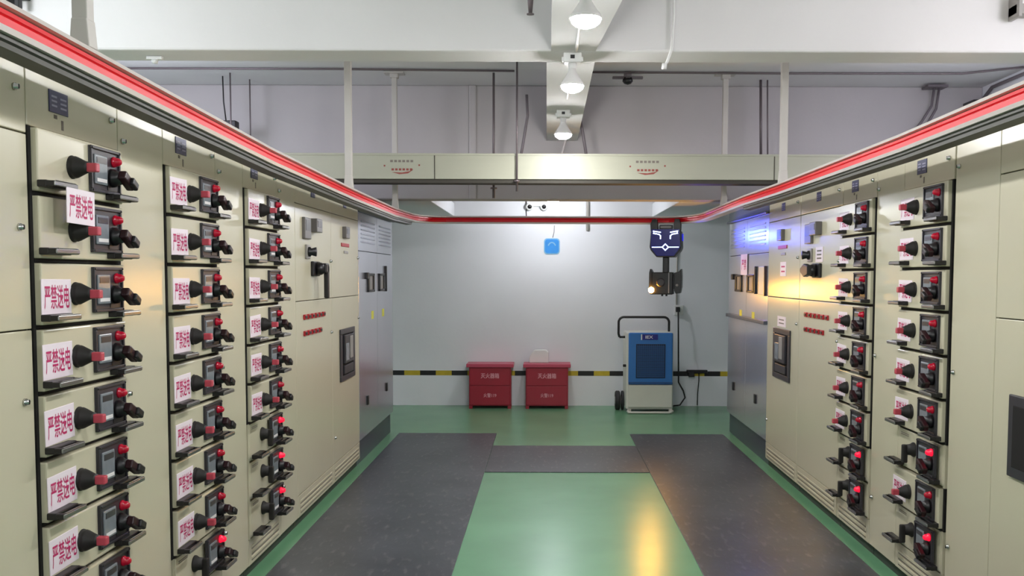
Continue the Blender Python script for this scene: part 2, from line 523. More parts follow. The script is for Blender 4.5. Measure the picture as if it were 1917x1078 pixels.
def breaker_cabinet(label, side, y, w):
    c = cabinet('switchgear_cabinet', label, side, y, w, group='cream switchgear cabinets')
    d = plate(c, 0, w, 2.0, 2.198, 'top_door')
    nameplate(d, .42, 2.065, .10, .062); lock(d, w - .06, 2.1)
    md = plate(c, 0, w, 1.4, 2.0, 'instrument_door')
    meter(md, .38, .52, 1.838, 1.925, -.03)
    o = MB().box(.33, .60, -.006, 0, 1.775, 1.802, 0, .002).build('red_label', ['redlabel'], md)
    MB().box(.42, .56, -.006, 0, 1.725, 1.745, 0, .002).build('pale_label', ['meter'], md)
    lock(md, w - .04, 1.70)
    ld = plate(c, 0, w, .2, 1.4, 'lower_door')
    mb = MB()
    x0, x1, z0, z1 = .24, .76, .77, 1.16
    mb.box(x0, x1, -.012, 0, z0, z0 + .04, 0, .003).box(x0, x1, -.012, 0, z1 - .04, z1, 0, .003).box(x0, x0 + .06, -.012, 0, z0 + .04, z1 - .04, 0, .003).box(x1 - .06, x1, -.012, 0, z0 + .04, z1 - .04, 0, .003)
    mb.box(x0 + .05, x1 - .05, -.004, -.001, z0 + .03, z1 - .03, 1)
    wf = mb.build('window_frame', ['frame', 'gap'], ld)
    mb = MB().box(.34, .66, -.024, -.003, .90, 1.115, 0, .006).box(.36, .47, -.027, -.022, .92, 1.05, 1, .003).box(.50, .60, -.03, -.022, .93, 1.10, 2, .004)
    mb.box(.34, .66, -.018, -.003, .82, .885, 0, .004)
    mb.build('circuit_breaker', ['frame', 'screen', 'meter'], wf)
    lock(ld, w - .04, 1.22); lock(ld, .05, .39)
    vent_panel(c, 0, w)
    return c, md, ld


def plain_cabinet(label, side, y, w, cable):
    c = cabinet('switchgear_cabinet', label, side, y, w, group='cream switchgear cabinets')
    a, e = 0, w
    if cable:
        d = plate(c, 0, .42, .064, 2.198, 'cable_door')
        for z in (2.05, 1.14, .35): lock(d, .04, z)
        a = .42
    d = plate(c, a, e, 1.975, 2.198, 'top_door'); lock(d, e - .06, 2.1)
    d = plate(c, a, e, 1.40, 1.975, 'upper_door'); lock(d, e - .055, 1.70)
    d2 = plate(c, a, e, .2, 1.40, 'lower_door'); lock(d2, e - .055, 1.19)
    if cable:
        MB().box(a + .16, a + .42, -.015, 0, .79, 1.11, 0, .004).box(a + .2, a + .38, -.018, -.012, .83, 1.07, 1, .003).build('window_frame', ['frame', 'gap'], d2)
    vent_panel(c, a, e)
    return c


def steel_cabinet(label, side, y, w):
    c = cabinet('steel_cabinet', label, side, y, w, mats=('steel', 'gap', 'steeldark'), z0=.2, group='brushed steel end cabinets')
    mb = MB().box(0, w, -.004, .018, 2.085, 2.2, 0, .004).box(0, w, -.03, -.002, 2.08, 2.10, 0, .004)
    mb.build('top_band', ['steeldark'], c)
    half = w / 2
    for i in range(2):
        x0 = i * half
        p = plate(c, x0, x0 + half, 1.76, 2.082, 'vent_door', 'steel')
        mb = MB()
        for k in range(6): mb.box(x0 + .12, x0 + half - .12, -.006, 0, 1.83 + k * .034, 1.842 + k * .034, 0, .002)
        mb.build('louver_slots', ['louver'], p)
        d = plate(c, x0, x0 + half, .204, 1.76, 'door', 'steel')
        hx = .37 if i == 0 else .91
        mb = MB()
        mb.box(hx, hx + .055, -.016, 0, 1.42, 1.575, 0, .004).box(hx + .235, hx + .29, -.016, 0, 1.42, 1.575, 0, .004)
        mb.box(hx, hx + .29, -.016, 0, 1.558, 1.578, 0, .004).box(hx, hx + .29, -.016, 0, 1.417, 1.437, 0, .004)
        mb.box(hx + .055, hx + .235, -.005, 0, 1.437, 1.558, 1, .002)
        if i == 0: mb.box(hx - .12, hx - .04, -.03, 0, 1.53, 1.585, 0, .006)
        else: mb.box(hx + .34, hx + .37, -.02, 0, 1.41, 1.65, 0, .005)
        mb.build('door_handle', ['black', 'meter'], d)
        MB().box(hx + .19, hx + .29, -.002, 0, 1.18, 1.25, 0).build('caution_label', ['yellow'], d)
        MB().box(x0 + (.3 if i == 0 else .42), x0 + (.36 if i == 0 else .48), -.012, 0, .46, .54, 0, .004).build('lock', ['black'], d)
    return c


CAB = {}
CAB['L0'] = plain_cabinet('plain cream cabinet with only locked doors, before the first left drawer column', 'L', 1.834, 1.0, False)
CAB['L1'] = drawer_cabinet('cream drawer cabinet in left row beside the plain locked doors', 'L', 2.834, 0, .6, 1.0, ())
CAB['L2'] = drawer_cabinet('middle one of three cream drawer cabinets in the left row', 'L', 3.834, 0, .6, 1.0, (8,))
CAB['L3'] = drawer_cabinet('cream drawer cabinet in left row next to the door with long black lever', 'L', 4.834, 0, .6, .985, (6, 7, 8), cw=.385)
CAB['L4'], L4m, L4l = feeder_cabinet('left row cream cabinet with long black lever hanging down and red indicators', 'L', 5.82, .97)
CAB['L5'], L5m, L5l = breaker_cabinet('left row cream cabinet with black breaker window, beside brushed steel cabinet', 'L', 6.79, .97)
CAB['L6'] = steel_cabinet('brushed steel cabinet at the far end of the left row', 'L', 7.77, 1.70)
CAB['R0'] = plain_cabinet('plain cream cabinet at the right edge, before the right drawer columns', 'R', 4.287, 1.43, True)
CAB['R1'] = drawer_cabinet('cream drawer cabinet in right row beside the plain tall door', 'R', 5.30, .4, 0, 1.0, (6, 8), plate_u=.17)
CAB['R2'] = drawer_cabinet('cream drawer cabinet in right row beside the red indicator rows', 'R', 5.905, 0, None, .6, (7, 8), plate_u=.17)
CAB['R3'], R3m, R3l = feeder_cabinet('right row cream cabinet with black side-turned lever and red indicators', 'R', 6.88, .97)
CAB['R4'], R4m, R4l = breaker_cabinet('right row cream cabinet with black breaker window, beside brushed steel cabinet', 'R', 7.855, .97)
CAB['R5'] = steel_cabinet('brushed steel cabinet at the far end of the right row, under blue glow', 'R', 9.56, 1.70)
# extras on the right steel cabinet: a beige plate and a ledge
r5 = CAB['R5']
MB().box(1.40, 1.62, -.014, 0, 1.41, 1.645, 0, .003).box(1.62, 1.645, -.02, 0, 1.40, 1.65, 1, .003).build('beige_plate', ['dcream', 'lever'], r5)
MB().box(0.02, 1.69, -.03, 0, 1.165, 1.195, 0, .004).build('ledge', ['steeldark'], r5)


# ------------------------------------------------------------------ warning tags hung on the drawers
tag_me = MB().box(0, .178, -.003, 0, -.108, 0, 0, .001).mesh('warning_tag', ['tag'])
letters = text_mesh('严禁送电', .150, .074, 'tagtext')
ORD = ['first', 'second', 'third', 'fourth', 'fifth', 'sixth', 'seventh', 'eighth', 'ninth']


def warning_tag(side, y, u, z, label, tilt=0.0, out=.0205):
    loc, rz = side_frame(side, y)
    mw = Matrix.Translation(loc) @ Matrix.Rotation(rz, 4, 'Z')
    p = mw @ Vector((u, -out, z))
    o = link('warning_tag', tag_me, None, p, (0, tilt, rz)); tag(o, label, 'tag', 'white no-power warning tags')
    t = link('lettering', letters, o, (.089, -.0036, -.054)); t['label'] = 'crimson Chinese characters'
    return o


WHERE = {'L1': 'left column beside the plain doors', 'L2': 'middle left column', 'L3': 'left column beside the long lever',
         'R1': 'right column beside the plain tall door', 'R2': 'right column beside the red indicators'}
for col, side, y, u0, rows in (('L1', 'L', 2.834, 0, range(2, 9)), ('L2', 'L', 3.834, 0, range(0, 8)), ('L3', 'L', 4.834, 0, range(0, 6)),
                               ('R1', 'R', 5.30, .4, (0, 1, 2, 3, 4, 5, 7)), ('R2', 'R', 5.905, 0, range(0, 7))):
    for k in rows:
        warning_tag(side, y, u0 + .016 + random.uniform(-.006, .006), 2.0 - .2 * k - .048 + random.uniform(-.004, .004),
                    f'white warning tag with crimson characters, {ORD[k]} drawer down, {WHERE[col]}', random.uniform(-.03, .03))
warning_tag('L', 2.834, .075, 1.828, 'white warning tag dangling crooked between the top two drawers beside the plain doors', .02, .0735)


# small paper notes on the right-hand doors
def note(name, label, side, y, u, z, w, h, lines, m='tagtext', parent=None):
    loc, rz = side_frame(side, y)
    mb = MB().box(0, w, -.002, 0, 0, h, 0)
    for i in range(lines):
        zz = h * (1 - (i + 1) / (lines + 1))
        mb.box(w * .2, w * .8, -.0026, -.0018, zz - h * .05, zz + h * .05, 1)
    p = Matrix.Translation(loc) @ Matrix.Rotation(rz, 4, 'Z') @ Vector((u, -.0005, z))
    o = mb.build(name, ['tag', m], None, p, (0, 0, rz)); tag(o, label, 'note')
    return o


note('paper_note', 'white paper note beside the selector knob above the side-turned lever', 'R', 6.88, .40, 1.66, .17, .10, 3, 'greyprint')
note('paper_note', 'small white note with pink print below the red label, right breaker door', 'R', 7.855, .40, 1.565, .18, .11, 2)
note('paper_note', 'white note directly above the right black breaker window', 'R', 7.855, .34, 1.175, .26, .08, 2, 'greyprint')
o = MB().box(0, .28, -.003, 0, 0, .19, 0, .001).build('warning_tag', ['tag'], None, (XR - .008, 8.93, 1.575), (0, 0, -math.pi / 2))
tag(o, 'white warning tag with crimson characters on the right brushed steel cabinet', 'tag', 'white no-power warning tags')
link('lettering', text_mesh('严禁', .2, .1, 'tagtext'), o, (.14, -.0036, .095))

# ------------------------------------------------------------------ floor mats
for nm, lab, x0, x1, y0, y1 in (('floor_mat', 'long dark grey rubber mat along the left cabinet row', -1.455, -.49, .3, 9.38),
                                ('floor_mat', 'long dark grey rubber mat along the right cabinet row', .825, 1.745, .3, 9.36),
                                ('floor_mat', 'dark grey cross mat bridging the two long mats across the green aisle', -.488, .823, 7.52, 8.70)):
    o = MB().box(x0, x1, y0, y1, 0, .006, 0, .002).build(nm, ['rubbermat'], None); tag(o, lab, 'mat')

# ------------------------------------------------------------------ guide rail of the inspection robot with its hanging posts
rail = thing('guide_rail', 'white guide rail with red stripe hung around the cabinets and back wall', 'rail', (0, 0, 0))
path = [(-1.314, 1.0, 2.192), (-1.314, 2.34, 2.169), (-1.314, 3.285, 2.144), (-1.314, 4.527, 2.114), (-1.314, 6.39, 2.096), (-1.314, 8.1, 2.092), (-1.314, 9.18, 2.114)]
for i in range(1, 9):
    a = math.pi / 2 * i / 8
    path.append((-1.314 + .35 * (1 - math.cos(a)), 9.18 + .63 * math.sin(a), 2.114 + .013 * i / 8))
path += [(-.3, 9.81, 2.127), (.5, 9.81, 2.127), (1.1, 9.81, 2.127)]
for i in range(0, 9):
    a = math.pi / 2 * i / 8
    path.append((1.53 - .35 * (1 - math.sin(a)), 9.18 + .63 * math.cos(a), 2.127 + .005 * i / 8))
path += [(1.53, 7.38, 2.139), (1.53, 6.21, 2.129), (1.53, 4.095, 2.129), (1.53, 3.105, 2.141), (1.53, 1.0, 2.146)]


def sweep(profile, pts, slot_of, close=True):
    """profile: (side, up) points, swept along pts; slot_of(i) the slot of side i"""
    b = bmesh.new(); rings = []
    pts = [Vector(p) for p in pts]
    for i, p in enumerate(pts):
        t = ((pts[min(i + 1, len(pts) - 1)] - p).normalized() + (p - pts[max(i - 1, 0)]).normalized()); t.z = 0; t.normalize()
        sd = Vector((t.y, -t.x, 0))
        rings.append([b.verts.new(p + sd * a + Vector((0, 0, c))) for a, c in profile])
    n = len(profile)
    for A, B in zip(rings, rings[1:]):
        for k in range(n):
            f = b.faces.new((A[k], B[k], B[(k + 1) % n], A[(k + 1) % n])); f.material_index = slot_of(k)
    b.faces.new(rings[0]); b.faces.new(rings[-1][::-1])
    bmesh.ops.recalc_face_normals(b, faces=b.faces)
    return b


def bm_object(b, name, mats, parent):
    me = bpy.data.meshes.new(name); b.to_mesh(me); b.free()
    for m in mats: me.materials.append(M[m])
    return link(name, me, parent)


# I-section beam: two flanges and a web (the aisle side is +side)
prof = [(-.032, .040), (.034, .040), (.040, .026), (.010, .022), (.010, -.022), (.044, -.024), (.040, -.038), (-.032, -.038), (-.032, -.026), (-.010, -.022), (-.010, .022), (-.032, .028)]
bm_object(sweep(prof, path, lambda k: 0), 'track', ['railwhite'], rail)
bm_object(sweep([(.0105, .021), (.026, .021), (.027, .010), (.021, .006), (.028, .002), (.028, -.021), (.0105, -.021)], path, lambda k: 0), 'red_stripe', ['railred'], rail)['label'] = 'glossy red conductor strip'
for run in (path[:7], path[-5:]):
    bm_object(sweep([(-.03, -.039), (.028, -.039), (.028, -.050), (.020, -.054), (.022, -.068), (-.03, -.072)], run, lambda k: 0), 'lower_channel', ['railunder'], rail)['label'] = 'dark lower channel'
for x, y, z in ((-1.314, 2.754, 2.162), (-1.314, 6.39, 2.10), (-1.314, 8.33, 2.095), (1.53, 2.754, 2.142), (1.53, 6.255, 2.13), (1.53, 8.33, 2.134)):
    mb = MB().box(x - .022, x + .022, y - .022, y + .022, z + .046, ZC - .012, 0, .003)
    mb.box(x - .085, x + .085, y - .06, y + .06, ZC - .016, ZC - .002, 0, .003)
    mb.box(x - .035, x + .035, y - .035, y + .035, ZC - .05, ZC - .014, 0, .004)
    b = MB().prism([(-.029, -.05), (.029, -.05), (.0225, .03), (-.0225, .03)], -.026, .026, 0, .003)
    for v in b.bm.verts: v.co += Vector((x, y, z + .09))
    me = bpy.data.meshes.new('t'); b.bm.to_mesh(me); b.bm.free(); mb.bm.from_mesh(me); bpy.data.meshes.remove(me)
    mb.build('hanging_post', ['post'], rail)
# conduit clipped beside the first left post
c = thing('conduit', 'white conduit with grey clips beside the beige post at the left', 'conduit', (-1.352, 2.87, 2.225))
MB().tube([(0, 0, .02), (0, 0, .5), (0, 0, ZC - 2.235)], .010, 10).build('pipe', ['whitepl'], c)
for z in (.08, .14, .20, .26, .32): MB().box(-.014, .014, -.02, .004, z, z + .018, 0, .003).build('clip', ['greycable'], c)

# ------------------------------------------------------------------ cable trays
t = thing('cable_tray', 'beige cable tray with red print spanning the aisle below the ceiling', 'cable tray', (0, 7.965, 2.347))
mb = MB().box(-3.6, 3.6, -.1, .1, 0, .208, 0, .004).box(-3.6, 3.6, -.104, -.098, .19, .208, 0, .002)
for x in (-2.2, -.92, 1.85): mb.box(x, x + .006, -.1035, -.09, 0, .208, 1)
mb.build('tray_body', ['tray', 'traydark'], t)
MB().box(-3.6, 3.6, -.085, .085, -.03, 0, 0).build('underside_strip', ['traydark'], t)  # dark line under the tray, drawn as a dark strip
for x in (-1.184, .819):
    mb = MB()
    for i in range(6): mb.box(x - .095 + i * .033, x - .095 + i * .033 + .022, -.1012, -.0995, .135, .153, 0)
    mb.build('lettering', ['greyprint'], t)
    mb = MB()
    for i in range(6): mb.box(x - .085 + i * .03, x - .085 + i * .03 + .02, -.1012, -.0995, .068, .085, 0)
    MB().box(x - .148, x - .135, -.1012, -.0995, .10, .113, 0).build('printed_mark', ['trayred'], t)
    MB().box(x + .135, x + .148, -.1012, -.0995, .105, .118, 0).build('printed_mark', ['trayred'], t)
    mb.build('lettering', ['trayred'], t)
    MB().prism([(x - .085, .055), (x - .02, .038), (x + .05, .045), (x + .095, .078), (x + .06, .062), (x + .0, .052)], -.1012, -.0995, 0).build('printed_swoosh', ['trayred'], t)
for lab, x0, x1 in (('white cable trunking under the ceiling above the left steel cabinet', -1.75, -1.10), ('white cable trunking under the ceiling above the right steel cabinet', 1.25, 2.0)):
    o = MB().box(x0, x1, 9.115, YB - .003, 2.262, 2.42, 0, .006).build('cable_trunking', ['wall']); tag(o, lab, 'cable trunking')

# hanger rods and loose conduits
def rod(name, label, pts, r, m, cat='rod', ends=True):
    mb = MB().tube(pts, r, 8)
    if ends:
        p = pts[-1]
        mb.lathe(p, (p[0], p[1], p[2] - 1), [(0, 0), (0, r * 3), (.012, r * 3), (.012, r * 1.2), (.09, r * 1.2), (.09, 0)], 6)
    o = mb.build(name, [m]); return tag(o, label, cat)


rod('hanger_rod', 'long thin hanger rod crossing in front of the beige tray', [(-0.246, 7.848, ZC), (-0.246, 7.848, 2.337)], .008, 'rod')
rod('hanger_rod', 'thick dark hanger rod behind the beige tray beside the long rod', [(-0.454, 8.19, ZC - .03), (-0.454, 8.19, 2.31)], .010, 'rod')
rod('hanger_rod', 'dark hanger rod close to the white post at the right, the darker one', [(1.892, 8.603, ZC), (1.906, 8.603, 2.578)], .012, 'rod')
rod('hanger_rod', 'thin hanger rod between the dark rod and white post at the right', [(1.952, 8.603, ZC), (1.966, 8.603, 2.578)], .007, 'rod')
rod('hanger_rod', 'thin hanger rod at the left above the red rail, with clamp', [(-2.738, 8.371, ZC), (-2.738, 8.371, 2.522)], .007, 'rod')
rod('hanger_rod', 'second thin hanger rod at the left, close behind the clamped pair', [(-2.655, 8.649, ZC), (-2.655, 8.649, 2.522)], .006, 'rod')
o = MB().tube([(-2.849, 8.51, ZC), (-2.844, 8.51, 3.077), (-2.821, 8.51, 2.874)], .006, 8).box(-2.845, -2.725, 8.46, 8.56, 2.83, 2.91, 0, .008).build('hanging_sensor', ['darkcable']); tag(o, 'small black box hanging on a cord at the left above the red rail', 'sensor')
cond = lambda lab, pts, r, m: rod('conduit', lab, pts, r, m, 'conduit', False)
cond('grey bent conduit beside the long hanger rod left of the beam', [(-0.176, 8.232, 3.096), (-0.167, 8.232, 2.92), (-0.199, 8.232, 2.726), (-0.242, 8.232, 2.476)], .012, 'greycable')
cond('dark slanting conduit emerging right of the last lamp', [(0.273, 8.279, 2.939), (0.305, 8.279, 2.781), (0.356, 8.279, 2.476)], .013, 'greycable')
cond('pale slanting conduit directly below the last lamp on the beam', [(0.176, 8.325, 2.791), (0.139, 8.325, 2.661), (0.093, 8.325, 2.476)], .01, 'beamgrey')
o = MB().tube([(3.487, 8.741, 3.272), (3.469, 8.741, 3.105), (3.386, 8.741, 2.966), (3.219, 8.741, 2.754)], .012, 8).tube([(3.534, 8.741, 3.272), (3.51, 8.741, 3.077), (3.432, 8.741, 2.939), (3.256, 8.741, 2.707)], .012, 8).box(3.41, 3.59, 8.68, 8.83, 3.262, 3.282).build('cable', ['greycable']); tag(o, 'pair of grey cables curving down from the ceiling at the far right', 'cable')
o = MB().tube([(3.968, 7.03, 3.254), (3.968, 8.65, 3.254), (3.964, 8.84, 3.17), (3.964, 8.84, 2.522)], .016, 8).build('conduit', ['greycable']); tag(o, 'dark conduit running down in the right wall corner', 'conduit')
o = MB().box(3.79, 3.935, 8.6, 8.80, 2.91, 3.11, 0, .01).box(3.78, 3.94, 8.59, 8.81, 3.108, 3.135, 1, .004).build('junction_box', ['greycable', 'black']); tag(o, 'grey junction box with black lid in the right wall corner', 'junction box')
o = MB().tube([(WL + .1, 8.14, 3.286), (-1.758, 8.14, 3.286), (-0.278, 8.195, 3.286)], .009, 8).tube([(0.287, 8.232, 3.286), (2.035, 8.26, 3.286), (3.515, 8.242, 3.286), (3.959, 7.955, 3.286)], .009, 8).build('ceiling_cable', ['rod']); tag(o, 'dark cable stretched along the ceiling behind the front beam', 'cable')
o = MB().tube([(0.692, 5.347, 3.262), (0.692, 5.347, 2.985), (0.686, 5.351, 2.828), (0.68, 5.347, 2.8), (0.661, 5.365, 2.744), (0.647, 5.365, 2.726)], .008, 8).lathe((0.647, 5.365, 2.735), (0.643, 5.365, 2.689), [(0, 0), (0, .014), (.03, .014), (.03, 0)], 8).build('hanging_cable', ['whitepl']); tag(o, 'white cable running down the front beam and ending under it', 'cable')
# ceiling detector, sprinkler, small fittings on the front beam
c = thing('ceiling_bracket', 'dark spider bracket on the ceiling to the right of the lamps', 'bracket', (.685, 8.28, ZC))
MB().box(-.13, .13, -.02, .02, -.06, -.04, 0, .004).box(-.02, .02, -.13, .13, -.06, -.04, 0, .004).box(-.03, .03, -.03, .03, -.05, 0, 0, .004).build('arm', ['greycable'], c)
MB().lathe((0, 0, -.05), (0, 0, -1), [(0, 0), (0, .04), (.03, .045), (.05, .03), (.06, 0)], 14).build('head', ['black'], c)
c = thing('sprinkler', 'sprinkler head hanging from its pipe left of the brightest lamp', 'sprinkler', (-.09, 5.09, 2.929))
MB().cyl((0, 0, .06), (0, 0, ZC - 2.93), .013, 10).build('pipe', ['greycable'], c)
MB().lathe((0, 0, .12), (0, 0, -1), [(0, 0), (0, .032), (.03, .032), (.05, .016), (.12, .010), (.12, .02), (.125, .02), (.125, 0)], 12).build('head', ['rod'], c)
c = thing('loudspeaker', 'dark grey box on a bracket high at the left end of the beam', 'loudspeaker', (-2.98, 5.36, 3.06))
MB().box(-.16, .06, -.16, -.01, -.04, .18, 0, .01).build('housing', ['frame'], c)
MB().box(.06, .14, -.06, -.002, .0, .03, 0, .004).box(.10, .125, -.1, -.06, -.06, .03, 0, .004).build('bracket', ['black'], c)
o = MB().box(-.045, .045, -.03, 0, -.02, 0, 0, .004).lathe((0, -.015, -.02), (0, -.015, -1), [(0, 0), (0, .02), (.02, .015), (.02, 0)], 10).build('hook_plate', ['whitepl'], None, (-2.229, 5.53, 2.799)); tag(o, 'small white hook plate under the front beam at the left', 'hook')
o = MB().box(0, .4, -.10, 0, 0, .055, 0, .004).box(0, .02, -.12, 0, -.02, .10, 0, .004).build('wall_bracket', ['meter'], None, (2.535, 5.363, 2.985)); tag(o, 'grey bracket on the front beam in the top right corner', 'bracket')

# ------------------------------------------------------------------ lamps along the beam
LAMPS = [('brightest bulb lamp at the top, first on the beam', .157, 4.02), ('bulb lamp under the crossing of the two beams', .139, 5.42),
         ('bulb lamp at the far end of the beam above the beige tray', .12, 7.26)]
BACK = [('bulb lamp on the beam behind the camera', .17, 2.2), ('second bulb lamp on the beam behind the camera', .17, .2), ('third bulb lamp on the beam behind the camera', .17, -1.7)]


def bulb_lamp(label, x, y, z, conduit, globe=False):
    t = thing('bulb_lamp', 'white LED ' + label, 'lamp', (x, y, z), 0, 'bulb lamps under the beam')
    MB().box(-.05, .05, -.04, .04, -.055, 0, 0, .006).box(-.06, .06, -.015, .015, -.045, -.02, 0, .004).box(-.012, .012, -.042, -.039, -.035, -.015, 1).build('junction_box', ['whitepl', 'black'], t)
    MB().lathe((0, 0, -.05), (0, 0, -1), [(0, 0), (0, .024), (.03, .022), (.035, .018), (.035, 0)], 14).build('lamp_holder', ['whitepl'], t)
    if globe:
        MB().lathe((0, 0, -.08), (0, 0, -1), [(0, 0), (0, .019), (.03, .024), (.031, 0)], 20).build('bulb_body', ['bulbhouse'], t)
        MB().lathe((0, 0, -.111), (0, 0, -1), [(0, 0), (0, .024), (.02, .048), (.05, .064), (.075, .062), (.10, .045), (.115, .022), (.118, 0)], 24).build('bulb_dome', ['globe'], t)
    else:
        MB().lathe((0, 0, -.08), (0, 0, -1), [(0, .0), (0, .019), (.02, .022), (.05, .040), (.085, .064), (.097, .069), (.0975, .06)], 24).build('bulb_body', ['bulbhouse'], t)
        MB().lathe((0, 0, -.172), (0, 0, -1), [(0, 0), (0, .064), (.008, .064), (.022, .058), (.034, .043), (.042, .022), (.044, 0)], 24).build('bulb_dome', ['bulb'], t)
    if conduit: MB().tube([(0, .05, -.012), (.0, conduit, -.012)], .009, 8).build('conduit', ['whitepl'], t)
    return t


for lab, x, y in LAMPS + BACK:
    bulb_lamp(lab, x, y, 2.80, 1.28)
c = bulb_lamp('bulb lamp in the far bay, close to the back wall', .07, 10.6, 2.56, 0, True)
MB().cyl((0, 0, 0), (0, 0, ZC - 2.56), .009, 8).build('hanging_rod', ['whitepl'], c)

# ------------------------------------------------------------------ back wall fittings
c = thing('emergency_light', 'white twin-head emergency light on the back wall beside the far bulb', 'emergency light', (-.12, YB - .001, 2.40))
MB().box(-.12, .12, -.06, 0, -.02, .10, 0, .008).build('housing', ['whitepl'], c)
for x in (-.085, .085):
    h = MB().lathe((x, -.03, -.01), (x, -1, -.35), [(0, 0), (0, .04), (.05, .045), (.05, .034), (.045, 0)], 16).build('lamp_head', ['whitepl'], c)
    MB().lathe((x, -.076, -.026), (x, -1, -.36), [(0, 0), (0, .026), (.008, .02), (.009, 0)], 14).build('lens', ['black'], h)
o = MB().tube([(.483, YB - .02, 3.4), (.483, YB - .02, 2.1)], .02, 10).build('wall_pipe', ['post']); tag(o, 'pale vertical pipe on the back wall behind the rail', 'pipe')
o = MB().tube([(-.245, YB - .01, 3.4), (-.245, YB - .01, 2.2)], .006, 8).build('wall_cable', ['greycable']); tag(o, 'thin grey cable on the back wall beside the emergency light', 'cable')
c = thing('wall_sign', 'square blue sign with rounded corners on the back wall', 'sign', (.06, YB - .001, 1.912))


def rrect(w, h, r, n=6):
    pts = []
    for cx, cz, a0 in ((w / 2 - r, h / 2 - r, 0), (-w / 2 + r, h / 2 - r, 90), (-w / 2 + r, -h / 2 + r, 180), (w / 2 - r, -h / 2 + r, 270)):
        for i in range(n + 1):
            a = math.radians(a0 + 90 * i / n); pts.append((cx + r * math.cos(a), cz + r * math.sin(a)))
    return pts


MB().prism(rrect(.19, .19, .04), -.006, 0, 0).build('border', ['signpale'], c)
MB().prism(rrect(.165, .165, .034), -.009, -.006, 0).build('blue_face', ['signblue'], c)
mb = MB()
for i in range(8):
    a0, a1 = math.radians(30 + 15 * i), math.radians(45 + 15 * i)
    mb.bar((.05 * math.cos(a0), -.03 + .075 * math.sin(a0)), (.05 * math.cos(a1), -.03 + .075 * math.sin(a1)), .014, -.0105, -.009)
mb.build('pale_arc', ['signpale'], c)
o = MB().tube([(.09, YB - .008, 2.16), (.085, YB - .008, 2.08), (.07, YB - .008, 2.015)], .004, 6).build('string', ['greycable']); tag(o, 'short grey string above the blue wall sign', 'string')
# hazard tape
mb = MB(); x = -1.9; i = 0
while x < 2.15:
    x1 = min(x + .19, 2.2); mb.box(x, x1, -.002, 0, .362, .420, i % 2); x = x1; i += 1
o = mb.build('hazard_tape', ['hazb', 'hazy'], None, (0, YB, 0)); tag(o, 'black and yellow hazard tape along the foot of the back wall', 'tape')
# socket, plug, cables
c = thing('wall_socket', 'white wall socket with black plug above the dehumidifier', 'socket', (1.575, YB - .001, 1.155))
MB().box(-.05, .06, -.03, 0, -.06, .06, 0, .006).build('plate', ['whitepl'], c)
MB().box(-.035, .015, -.075, -.03, -.02, .04, 0, .008).build('plug', ['black'], c)
o = MB().tube([(1.565, 11.365, 1.14), (1.565, 11.34, .95), (1.57, 11.34, .6), (1.575, 11.34, .3), (1.63, 11.32, .2), (1.65, 11.31, .12), (1.59, 11.31, .03), (1.51, 11.31, .02)], .009, 8).build('power_cable', ['darkcable']); tag(o, 'black power cable hanging from the socket beside the dehumidifier', 'cable')
o = MB().tube([(1.553, YB - .012, 2.2), (1.553, YB - .012, 1.22)], .010, 8).build('wall_conduit', ['post']); tag(o, 'thin conduit on the back wall from the robot down to the socket', 'conduit')
c = thing('power_strip', 'black power strip lying on the hazard tape right of the dehumidifier', 'power strip', (1.80, YB - .004, .405))
MB().box(-.12, .13, -.05, 0, -.005, .035, 0, .006).build('strip', ['black'], c)
MB().box(-.10, -.03, -.07, -.0, -.045, .01, 0, .006).build('plug', ['darkcable'], c)
MB().tube([(.03, -.02, .0), (.03, -.02, -.1), (.018, -.02, -.25), (.015, -.02, -.392)], .006, 8).build('cord', ['darkcable'], c)

# ------------------------------------------------------------------ fire extinguisher boxes
def fire_box(label, x0, x1, smudge):
    w = x1 - x0
    t = thing('fire_extinguisher_box', label, 'fire box', ((x0 + x1) / 2, 11.15, 0), 0, 'red fire boxes at the back wall')
    h = w / 2
    mb = MB().box(-h + .03, h - .03, .006, .27, .035, .488, 0, .004)
    for x in (-h + .03, h - .07):
        mb.box(x, x + .04, .006, .05, 0, .05, 0, .003).box(x, x + .04, .22, .27, 0, .05, 0, .003)
    mb.build('body', ['fire'], t)
    MB().box(-h, h, -.018, .28, .488, .530, 0, .006).build('lid', ['firetop'], t)
    for z0, z1, s, tw, th in ((.275, .480, '灭火器箱', .215, .062), (.045, .268, '火警119', .15, .05)):
        d = MB().box(-h + .04, h - .04, -.004, .008, z0, z1, 0, .004).build('front_panel', ['fire'], t)
        link('lettering', text_mesh(s, tw, th, 'firetext'), d, (.0, -.0046, z0 + (.115 if z0 > .2 else .115)))
    return t


fire_box('red fire extinguisher box standing at the left, with nothing on its lid', -.938, -.385, False)
fire_box('red fire extinguisher box with a white case on its lid', -.272, .285, True)
o = MB().prism([(-.115, 0), (.115, 0), (.115, .13), (.08, .155), (-.05, .155), (-.085, .12), (-.115, .06)], -.05, .05, 0, .008).build('plastic_case', ['whitepl'], None, (-.09, 11.34, .5305)); tag(o, 'white plastic case standing on the lid of a red box', 'case')

